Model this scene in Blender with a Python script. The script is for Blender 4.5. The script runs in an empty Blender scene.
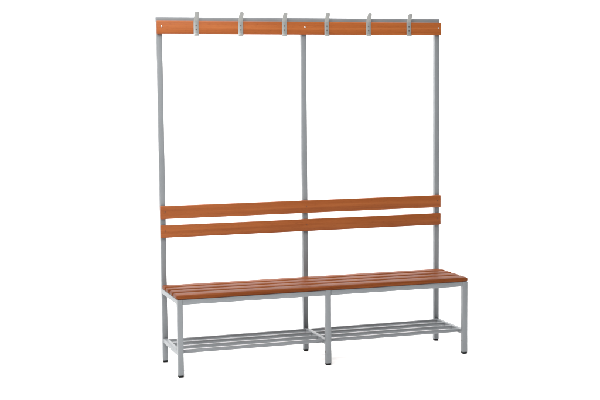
import bpy, bmesh, math, random
from mathutils import Vector, Matrix

random.seed(7)
S = bpy.context.scene
COL = S.collection

# ------------------------------------------------------------------ materials
def new_mat(name):
    m = bpy.data.materials.new(name)
    m.use_nodes = True
    nt = m.node_tree
    return m, nt, nt.nodes['Principled BSDF']

def node(nt, kind, **kw):
    n = nt.nodes.new(kind)
    for k, v in kw.items():
        if k in n.inputs.keys():
            n.inputs[k].default_value = v
        else:
            setattr(n, k, v)
    return n

def ramp(nt, stops):
    n = nt.nodes.new('ShaderNodeValToRGB')
    while len(n.color_ramp.elements) < len(stops):
        n.color_ramp.elements.new(0.5)
    for e, (p, c) in zip(n.color_ramp.elements, stops):
        e.position = p
        e.color = (*c, 1)
    return n

def wood(name, dark, mid, light, rough, coat, spec=0.35):
    """Stained beech under clear varnish; the grain runs along local X."""
    m, nt, p = new_mat(name)
    L = nt.links.new
    tc = node(nt, 'ShaderNodeTexCoord')
    oi = node(nt, 'ShaderNodeObjectInfo')
    mul = node(nt, 'ShaderNodeMath', operation='MULTIPLY'); mul.inputs[1].default_value = 37.0
    L(oi.outputs['Random'], mul.inputs[0])
    add = node(nt, 'ShaderNodeVectorMath', operation='ADD')
    L(tc.outputs['Object'], add.inputs[0]); L(mul.outputs[0], add.inputs[1])
    # broad bands of the growth rings
    mp = node(nt, 'ShaderNodeMapping'); mp.inputs['Scale'].default_value = (0.9, 52, 52)
    L(add.outputs[0], mp.inputs['Vector'])
    n1 = node(nt, 'ShaderNodeTexNoise', Scale=1.0, Detail=5.0, Roughness=0.6, Distortion=0.6)
    L(mp.outputs[0], n1.inputs['Vector'])
    # fine fibres
    mp2 = node(nt, 'ShaderNodeMapping'); mp2.inputs['Scale'].default_value = (7, 420, 420)
    L(add.outputs[0], mp2.inputs['Vector'])
    n2 = node(nt, 'ShaderNodeTexNoise', Scale=1.0, Detail=3.0, Roughness=0.7)
    L(mp2.outputs[0], n2.inputs['Vector'])
    # slow change of tone along the board
    mp3 = node(nt, 'ShaderNodeMapping'); mp3.inputs['Scale'].default_value = (2.2, 6, 6)
    L(add.outputs[0], mp3.inputs['Vector'])
    n3 = node(nt, 'ShaderNodeTexNoise', Scale=1.0, Detail=2.0)
    L(mp3.outputs[0], n3.inputs['Vector'])
    a = node(nt, 'ShaderNodeMath', operation='MULTIPLY'); a.inputs[1].default_value = 0.55
    L(n1.outputs['Fac'], a.inputs[0])
    b = node(nt, 'ShaderNodeMath', operation='MULTIPLY_ADD'); b.inputs[1].default_value = 0.22
    L(n2.outputs['Fac'], b.inputs[0]); L(a.outputs[0], b.inputs[2])
    c = node(nt, 'ShaderNodeMath', operation='MULTIPLY_ADD'); c.inputs[1].default_value = 0.23
    L(n3.outputs['Fac'], c.inputs[0]); L(b.outputs[0], c.inputs[2])
    r = ramp(nt, [(0.34, dark), (0.50, mid), (0.66, light)])
    L(c.outputs[0], r.inputs['Fac'])
    # short dark beech flecks
    mp4 = node(nt, 'ShaderNodeMapping'); mp4.inputs['Scale'].default_value = (55, 500, 500)
    L(add.outputs[0], mp4.inputs['Vector'])
    n4 = node(nt, 'ShaderNodeTexNoise', Scale=1.0, Detail=1.0)
    L(mp4.outputs[0], n4.inputs['Vector'])
    r4 = ramp(nt, [(0.62, (1, 1, 1)), (0.74, (0.72, 0.68, 0.62))])
    L(n4.outputs['Fac'], r4.inputs['Fac'])
    mx = node(nt, 'ShaderNodeMix', data_type='RGBA', blend_type='MULTIPLY')
    mx.inputs['Factor'].default_value = 0.7
    L(r.outputs['Color'], mx.inputs[6]); L(r4.outputs['Color'], mx.inputs[7])
    hs = node(nt, 'ShaderNodeHueSaturation')
    mr = node(nt, 'ShaderNodeMapRange'); mr.inputs['To Min'].default_value = 0.92; mr.inputs['To Max'].default_value = 1.08
    L(oi.outputs['Random'], mr.inputs['Value']); L(mr.outputs[0], hs.inputs['Value'])
    L(mx.outputs[2], hs.inputs['Color'])
    L(hs.outputs['Color'], p.inputs['Base Color'])
    p.inputs['Roughness'].default_value = rough
    p.inputs['Specular IOR Level'].default_value = spec
    p.inputs['Coat Weight'].default_value = coat
    p.inputs['Coat Roughness'].default_value = 0.22
    bp = node(nt, 'ShaderNodeBump', Strength=0.12, Distance=0.0006)
    L(n2.outputs['Fac'], bp.inputs['Height']); L(bp.outputs[0], p.inputs['Normal'])
    return m

def paint(name, col, rough, metal, scale=900, strength=0.05):
    """Powder coat with a faint orange-peel and slightly uneven gloss."""
    m, nt, p = new_mat(name)
    L = nt.links.new
    tc = node(nt, 'ShaderNodeTexCoord')
    n = node(nt, 'ShaderNodeTexNoise', Scale=float(scale), Detail=2.0)
    L(tc.outputs['Object'], n.inputs['Vector'])
    n2 = node(nt, 'ShaderNodeTexNoise', Scale=9.0, Detail=4.0)
    L(tc.outputs['Object'], n2.inputs['Vector'])
    r = ramp(nt, [(0.3, tuple(c * 0.95 for c in col)), (0.7, tuple(c * 1.05 for c in col))])
    L(n2.outputs['Fac'], r.inputs['Fac']); L(r.outputs['Color'], p.inputs['Base Color'])
    mr = node(nt, 'ShaderNodeMapRange'); mr.inputs['To Min'].default_value = rough - 0.04; mr.inputs['To Max'].default_value = rough + 0.06
    L(n2.outputs['Fac'], mr.inputs['Value']); L(mr.outputs[0], p.inputs['Roughness'])
    p.inputs['Metallic'].default_value = metal
    bp = node(nt, 'ShaderNodeBump', Strength=strength, Distance=0.0005)
    L(n.outputs['Fac'], bp.inputs['Height']); L(bp.outputs[0], p.inputs['Normal'])
    return m

M_board = wood('orange_stained_beech', (0.186, 0.046, 0.0085), (0.238, 0.063, 0.0130), (0.296, 0.088, 0.022), 0.5, 0.0, 0.22)
M_seat = wood('red_brown_stained_beech', (0.082, 0.0195, 0.0044), (0.138, 0.0355, 0.0088), (0.200, 0.057, 0.016), 0.5, 0.0, 0.05)
M_frame = paint('silver_grey_powder_coat', (0.178, 0.191, 0.202), 0.45, 0.2)
M_hook = paint('zinc_grey_hook_metal', (0.255, 0.262, 0.255), 0.40, 0.35)
M_cap = paint('black_plastic', (0.005, 0.005, 0.0055), 0.6, 0.0)
M_cap.node_tree.nodes['Principled BSDF'].inputs['Specular IOR Level'].default_value = 0.15
M_screw = paint('bright_zinc_screw', (0.70, 0.70, 0.68), 0.28, 0.85)
M_screw_dark = paint('dull_steel_screw', (0.12, 0.115, 0.11), 0.4, 0.6)
M_screw_brown = paint('brown_screw', (0.17, 0.06, 0.022), 0.45, 0.2)
M_paper, _nt, _p = new_mat('white_studio_paper')
_n = node(_nt, 'ShaderNodeTexNoise', Scale=60.0, Detail=3.0)
_r = ramp(_nt, [(0.3, (0.90, 0.90, 0.90)), (0.7, (0.92, 0.92, 0.92))])
_nt.links.new(_n.outputs['Fac'], _r.inputs['Fac']); _nt.links.new(_r.outputs['Color'], _p.inputs['Base Color'])
_p.inputs['Roughness'].default_value = 0.9
_p.inputs['Specular IOR Level'].default_value = 0.1

# ------------------------------------------------------------------ mesh helpers
def finish(name, bm, mat, parent, loc, smooth=35):
    me = bpy.data.meshes.new(name)
    bm.normal_update()
    bm.to_mesh(me); bm.free()
    me.materials.append(mat)
    for f in me.polygons:
        f.use_smooth = True
    try:
        me.set_sharp_from_angle(angle=math.radians(smooth))
    except Exception:
        pass
    o = bpy.data.objects.new(name, me)
    COL.objects.link(o)
    o.location = loc
    if parent is not None:
        o.parent = parent
    return o

def rbox_bm(sx, sy, sz, r, seg=3, axes='all'):
    """Box centred on the origin; axes: which edges are rounded ('x','y','z' = edges along it)."""
    bm = bmesh.new()
    bmesh.ops.create_cube(bm, size=1)
    bmesh.ops.scale(bm, vec=(sx, sy, sz), verts=bm.verts)
    if r > 0:
        es = []
        for e in bm.edges:
            d = (e.verts[0].co - e.verts[1].co)
            k = 'xyz'[max(range(3), key=lambda i: abs(d[i]))]
            if axes == 'all' or k in axes:
                es.append(e)
        bmesh.ops.bevel(bm, geom=es, offset=r, segments=seg, profile=0.5, affect='EDGES')
    return bm

def rbox(name, mat, parent, lo, hi, r, seg=3, axes='all', end=0.0):
    lo, hi = Vector(lo), Vector(hi)
    c = (lo + hi) / 2; s = hi - lo
    bm = rbox_bm(s.x, s.y, s.z, r, seg, axes)
    return finish(name, bm, mat, parent, c - (parent_world(parent)))

def parent_world(p):
    v = Vector((0, 0, 0))
    while p is not None:
        v += p.location
        p = p.parent
    return v

def lathe_bm(profile, n=20, axis='z'):
    """Surface of revolution, profile = [(radius, height), ...] from end to end."""
    bm = bmesh.new()
    rings = []
    for r, h in profile:
        if r < 1e-7:
            rings.append([bm.verts.new((0, 0, h))])
        else:
            rings.append([bm.verts.new((r * math.cos(2 * math.pi * i / n), r * math.sin(2 * math.pi * i / n), h)) for i in range(n)])
    for a, b in zip(rings, rings[1:]):
        for i in range(n):
            j = (i + 1) % n
            if len(a) == 1 and len(b) == 1: continue
            if len(a) == 1: bm.faces.new((a[0], b[j], b[i]))
            elif len(b) == 1: bm.faces.new((a[i], a[j], b[0]))
            else: bm.faces.new((a[i], a[j], b[j], b[i]))
    if axis == 'x':
        bmesh.ops.rotate(bm, verts=bm.verts, cent=(0, 0, 0), matrix=Matrix.Rotation(math.pi / 2, 3, 'Y'))
    elif axis == '-y':
        bmesh.ops.rotate(bm, verts=bm.verts, cent=(0, 0, 0), matrix=Matrix.Rotation(math.pi / 2, 3, 'X'))
    elif axis == '-x':
        bmesh.ops.rotate(bm, verts=bm.verts, cent=(0, 0, 0), matrix=Matrix.Rotation(-math.pi / 2, 3, 'Y'))
    bmesh.ops.recalc_face_normals(bm, faces=bm.faces)
    return bm

def screw(mat, parent, world, r=0.0035, axis='-y', h=0.0018):
    """Domed head with a socket recess, head pointing along axis."""
    prof = [(0, -0.002), (r, -0.002), (r, h * 0.35), (r * 0.86, h * 0.8), (r * 0.6, h), (r * 0.48, h), (r * 0.42, h * 0.25), (0, h * 0.25)]
    bm = lathe_bm(prof, 16, axis)
    return finish('screw', bm, mat, parent, Vector(world) - parent_world(parent))

# ------------------------------------------------------------------ the bench (measures in metres)
LEN = 1.5
W = 0.0268            # square tube
FR = -0.345           # front face of the front legs
BK = FR + W           # back face of the front legs
Z_RAIL0, Z_RAIL1 = 0.3455, 0.3705
Z_SEAT = 0.392
X0, XM, X1 = 0.003, 0.7527 - W / 2, LEN - 0.0015 - W   # left edges of the three frames

root = bpy.data.objects.new('coat_rack_bench', None)
COL.objects.link(root)
root['label'] = 'changing room bench with orange-brown wooden slats, silver-grey steel frame, shoe shelf and hook rail'
root['category'] = 'bench'

def foot_cap(parent, x, y):
    bm = rbox_bm(W - 0.0012, W - 0.0012, 0.0125, 0.0048, 4)
    return finish('foot_cap', bm, M_cap, parent, Vector((x + W / 2, y + W / 2, 0.00645)) - parent_world(parent))

Z_POST = 0.0105
for x in (X0, XM, X1):
    u = rbox('upright', M_frame, root, (x, 0, Z_POST), (x + W, W, 1.6725), 0.0032, 3, 'z')
    foot_cap(u, x, 0)
    f = rbox('front_leg', M_frame, root, (x, FR, Z_POST), (x + W, BK, Z_RAIL1), 0.0032, 3, 'z')
    foot_cap(f, x, FR)
    if x > X0:          # small dark screw low on the side of the leg
        screw(M_screw_dark, f, (x, FR + W * 0.42, 0.066), 0.0042, '-x', 0.0016)
    # side rail under the seat, crossbar of the shelf
    rbox('side_rail', M_frame, root, (x + 0.0004, BK + 0.0004, Z_RAIL0), (x + W - 0.0004, -0.0004, Z_RAIL1 - 0.0005), 0.003, 3, 'y')
    cb = rbox('shelf_crossbar', M_frame, root, (x + 0.003, BK + 0.0004, 0.0985), (x + W - 0.003, -0.0004, 0.1225), 0.0028, 3, 'y')

for a, b in ((X0 + W, XM), (XM + W, X1)):
    rbox('seat_rail', M_frame, root, (a + 0.0005, FR + 0.0006, Z_RAIL0), (b - 0.0005, BK - 0.0006, Z_RAIL1 - 0.0003), 0.003, 3, 'x')
    rbox('seat_rail', M_frame, root, (a + 0.0005, 0.0006, Z_RAIL0), (b - 0.0005, W - 0.0006, Z_RAIL1 - 0.0003), 0.003, 3, 'x')
    # four round tubes of the shoe shelf
    a2, b2 = a - 0.003, b + 0.003
    for k in range(4):
        y = -0.0165 - 0.0900 * k
        r = 0.0094
        h = (b2 - a2) / 2 - 0.0003
        bm = lathe_bm([(r - 0.002, -h), (r, -h), (r, h), (r - 0.002, h), (r - 0.002, -h)], 24, 'x')
        finish('shelf_tube', bm, M_frame, root, ((a2 + b2) / 2, y, 0.1125))

# steel rail on top of the three uprights
rbox('top_rail', M_frame, root, (X0 - 0.002, 0.0005, 1.6727), (LEN - 0.001, W - 0.0005, 1.7005), 0.0028, 3, 'x')

# seat slats
pitch = (0.345 + 0.0023 - 0.0165) / 4
for k in range(4):
    y1 = -0.0165 - pitch * k
    y0 = y1 - pitch + 0.0185
    if k == 3: y0 = FR - 0.0023
    dx = random.uniform(-0.0008, 0.0008)
    rbox('seat_slat', M_seat, root, (0.0005 + dx, y0, Z_RAIL1 + 0.0002), (LEN + dx, y1, Z_SEAT), 0.0085, 5)

# boards of the backrest, board behind the hooks
TB = 0.0175
def board(name, z0, z1, mat):
    return rbox(name, mat, root, (0.0, -TB, z0), (LEN, -0.0003, z1), 0.0028, 3)

for z0, z1 in ((0.7163, 0.7813), (0.6238, 0.6858)):
    b = board('backrest_board', z0, z1, M_board)
    for x in (0.022, 0.7527, LEN - 0.02):
        screw(M_screw_brown, b, (x, -TB, (z0 + z1) / 2 + 0.003), 0.0036)
rb = board('rack_board', 1.6165, 1.6803, M_board)
for x in (0.0225, 0.7527, LEN - 0.016):
    screw(M_screw, rb, (x, -TB, 1.6535), 0.0042, h=0.0022)

# ------------------------------------------------------------------ coat hooks: bent metal strips
def hook_bm():
    """Strip bent in the (forward, up) plane; forward = -Y. Origin at board face, mid height."""
    pts = [(0.0150, -0.0295), (0.0150, -0.0335), (0.0130, -0.0372), (0.0095, -0.0392), (0.0058, -0.0386), (0.0032, -0.0355),
           (0.0021, -0.0290), (0.0021, -0.005), (0.0021, 0.020), (0.0024, 0.0290), (0.0036, 0.0350), (0.0068, 0.0405),
           (0.0128, 0.0515), (0.0196, 0.0640), (0.0231, 0.0705), (0.0249, 0.0738), (0.0258, 0.0754)]
    wid = [0.0085, 0.0105, 0.0115, 0.0122, 0.0124, 0.0124, 0.0124, 0.0124, 0.0124, 0.0124, 0.0122, 0.0120, 0.0119, 0.0118, 0.0112, 0.0090, 0.0050]
    th = 0.0028
    bm = bmesh.new()
    rings = []
    n = len(pts)
    for i, (f, z) in enumerate(pts):
        a = Vector(pts[max(i - 1, 0)]); b = Vector(pts[min(i + 1, n - 1)])
        t = (b - a).normalized()
        nx = Vector((t.y, -t.x)) * (th / 2)              # to the front side of the strip
        w = wid[i]
        e = 0.0007
        ring = []
        for sx, sn in ((-1, -1), (1, -1), (1, 1), (-1, 1)):
            q = Vector((f, z)) + nx * sn
            ring.append(bm.verts.new((sx * w, -q.x, q.y)))
        rings.append(ring)
    for r0, r1 in zip(rings, rings[1:]):
        for k in range(4):
            j = (k + 1) % 4
            bm.faces.new((r0[k], r0[j], r1[j], r1[k]))
    bm.faces.new(rings[0][::-1]); bm.faces.new(rings[-1])
    bmesh.ops.recalc_face_normals(bm, faces=bm.faces)
    long_edges = [e for e in bm.edges if len(e.link_faces) == 2 and e.calc_face_angle(0) > math.radians(60)]
    bmesh.ops.bevel(bm, geom=long_edges, offset=0.0006, segments=2, profile=0.5, affect='EDGES')
    return bm

hz = 1.6484
hx = (0.1928, 0.4179, 0.6436, 0.8676, 1.0930, 1.3162)
proto = finish('coat_hook', hook_bm(), M_hook, root, (hx[0], -TB, hz), 50)
for dz in (0.0105, -0.0105):
    screw(M_screw_dark, proto, (hx[0], -TB - 0.0036, hz + dz), 0.0034, '-y', 0.0016)
for x in hx[1:]:
    c = proto.copy(); COL.objects.link(c); c.parent = root
    c.location = (x, -TB, hz)
    c.rotation_euler = (0, math.radians(random.uniform(-0.6, 0.6)), 0)
    for s in proto.children:
        d = s.copy(); COL.objects.link(d); d.parent = c

# ------------------------------------------------------------------ white studio floor and seamless backdrop
def sheet(name, pts, x0, x1, nx):
    bm = bmesh.new()
    rows = [[bm.verts.new((x0 + (x1 - x0) * i / nx, y, z)) for i in range(nx + 1)] for y, z in pts]
    for a, b in zip(rows, rows[1:]):
        for i in range(nx):
            bm.faces.new((a[i], a[i + 1], b[i + 1], b[i]))
    o = finish(name, bm, M_paper, None, (0, 0, 0), 60)
    o['kind'] = 'structure'
    return o

YC, RC, YW = 1.6, 1.2, 2.8
sheet('floor', [(-9.0, 0), (-4, 0), (YC, 0)], -7.5, 9.0, 8)
arc = [(YC + RC * math.sin(t), RC - RC * math.cos(t)) for t in [math.pi / 2 * k / 24 for k in range(25)]]
sheet('backdrop', arc + [(YW, 5.0)], -7.5, 9.0, 8)

# ------------------------------------------------------------------ key softbox and added fill lights
def area(name, loc, target, sx, sy, power, col=(1, 1, 1)):
    l = bpy.data.lights.new(name, 'AREA')
    l.shape = 'RECTANGLE'; l.size = sx; l.size_y = sy; l.energy = power; l.color = col
    o = bpy.data.objects.new(name, l); COL.objects.link(o)
    o.location = loc
    d = Vector(target) - Vector(loc)
    o.rotation_euler = d.to_track_quat('-Z', 'Y').to_euler()
    return o

area('overhead_floor_fill', (0.75, 0.85, 3.6), (0.75, 0.8501, 0), 6.5, 4.0, 200)  # unseen light added to keep the floor pure white
area('backdrop_fill', (0.75, 1.0, 3.6), (0.75, 2.75, 0.9), 6.0, 0.8, 105)  # extra light, added so the backdrop burns out to white
area('key_softbox', (-0.95, -2.8, 3.5), (0.4, 0.0, 1.2), 3.0, 3.0, 278, (1.0, 0.985, 0.965))
area('back_floor_fill', (0.9, 2.2, 2.7), (0.8, -0.25, 0.0), 4.5, 0.8, 72)  # added from behind to wash out floor shadows under the bench

w = bpy.data.worlds.new('World'); S.world = w
w.use_nodes = True
bg = w.node_tree.nodes['Background']
bg.inputs['Color'].default_value = (0.92, 0.96, 1.0, 1)
bg.inputs['Strength'].default_value = 0.1

# ------------------------------------------------------------------ camera (solved from the photograph)
cam = bpy.data.cameras.new('camera')
co = bpy.data.objects.new('camera', cam); COL.objects.link(co)
yaw, pit, rol = -0.3190, -0.0949, -0.0087
F = Vector((-math.sin(yaw) * math.cos(pit), math.cos(yaw) * math.cos(pit), math.sin(pit)))
R = Vector((math.cos(yaw), math.sin(yaw), 0))
U = R.cross(F)
R, U = R * math.cos(rol) + U * math.sin(rol), U * math.cos(rol) - R * math.sin(rol)
mw = Matrix((R, U, -F)).transposed().to_4x4()
mw.translation = Vector((-1.2396, -5.9457, 1.3790))
co.matrix_world = mw
cam.sensor_fit = 'HORIZONTAL'; cam.sensor_width = 36
cam.lens = 36 * 1237.87 / 600
cam.clip_end = 200
S.camera = co

S.view_settings.view_transform = 'Standard'
S.view_settings.look = 'None'
S.view_settings.exposure = 0
S.view_settings.gamma = 1
S.cycles.max_bounces = 8
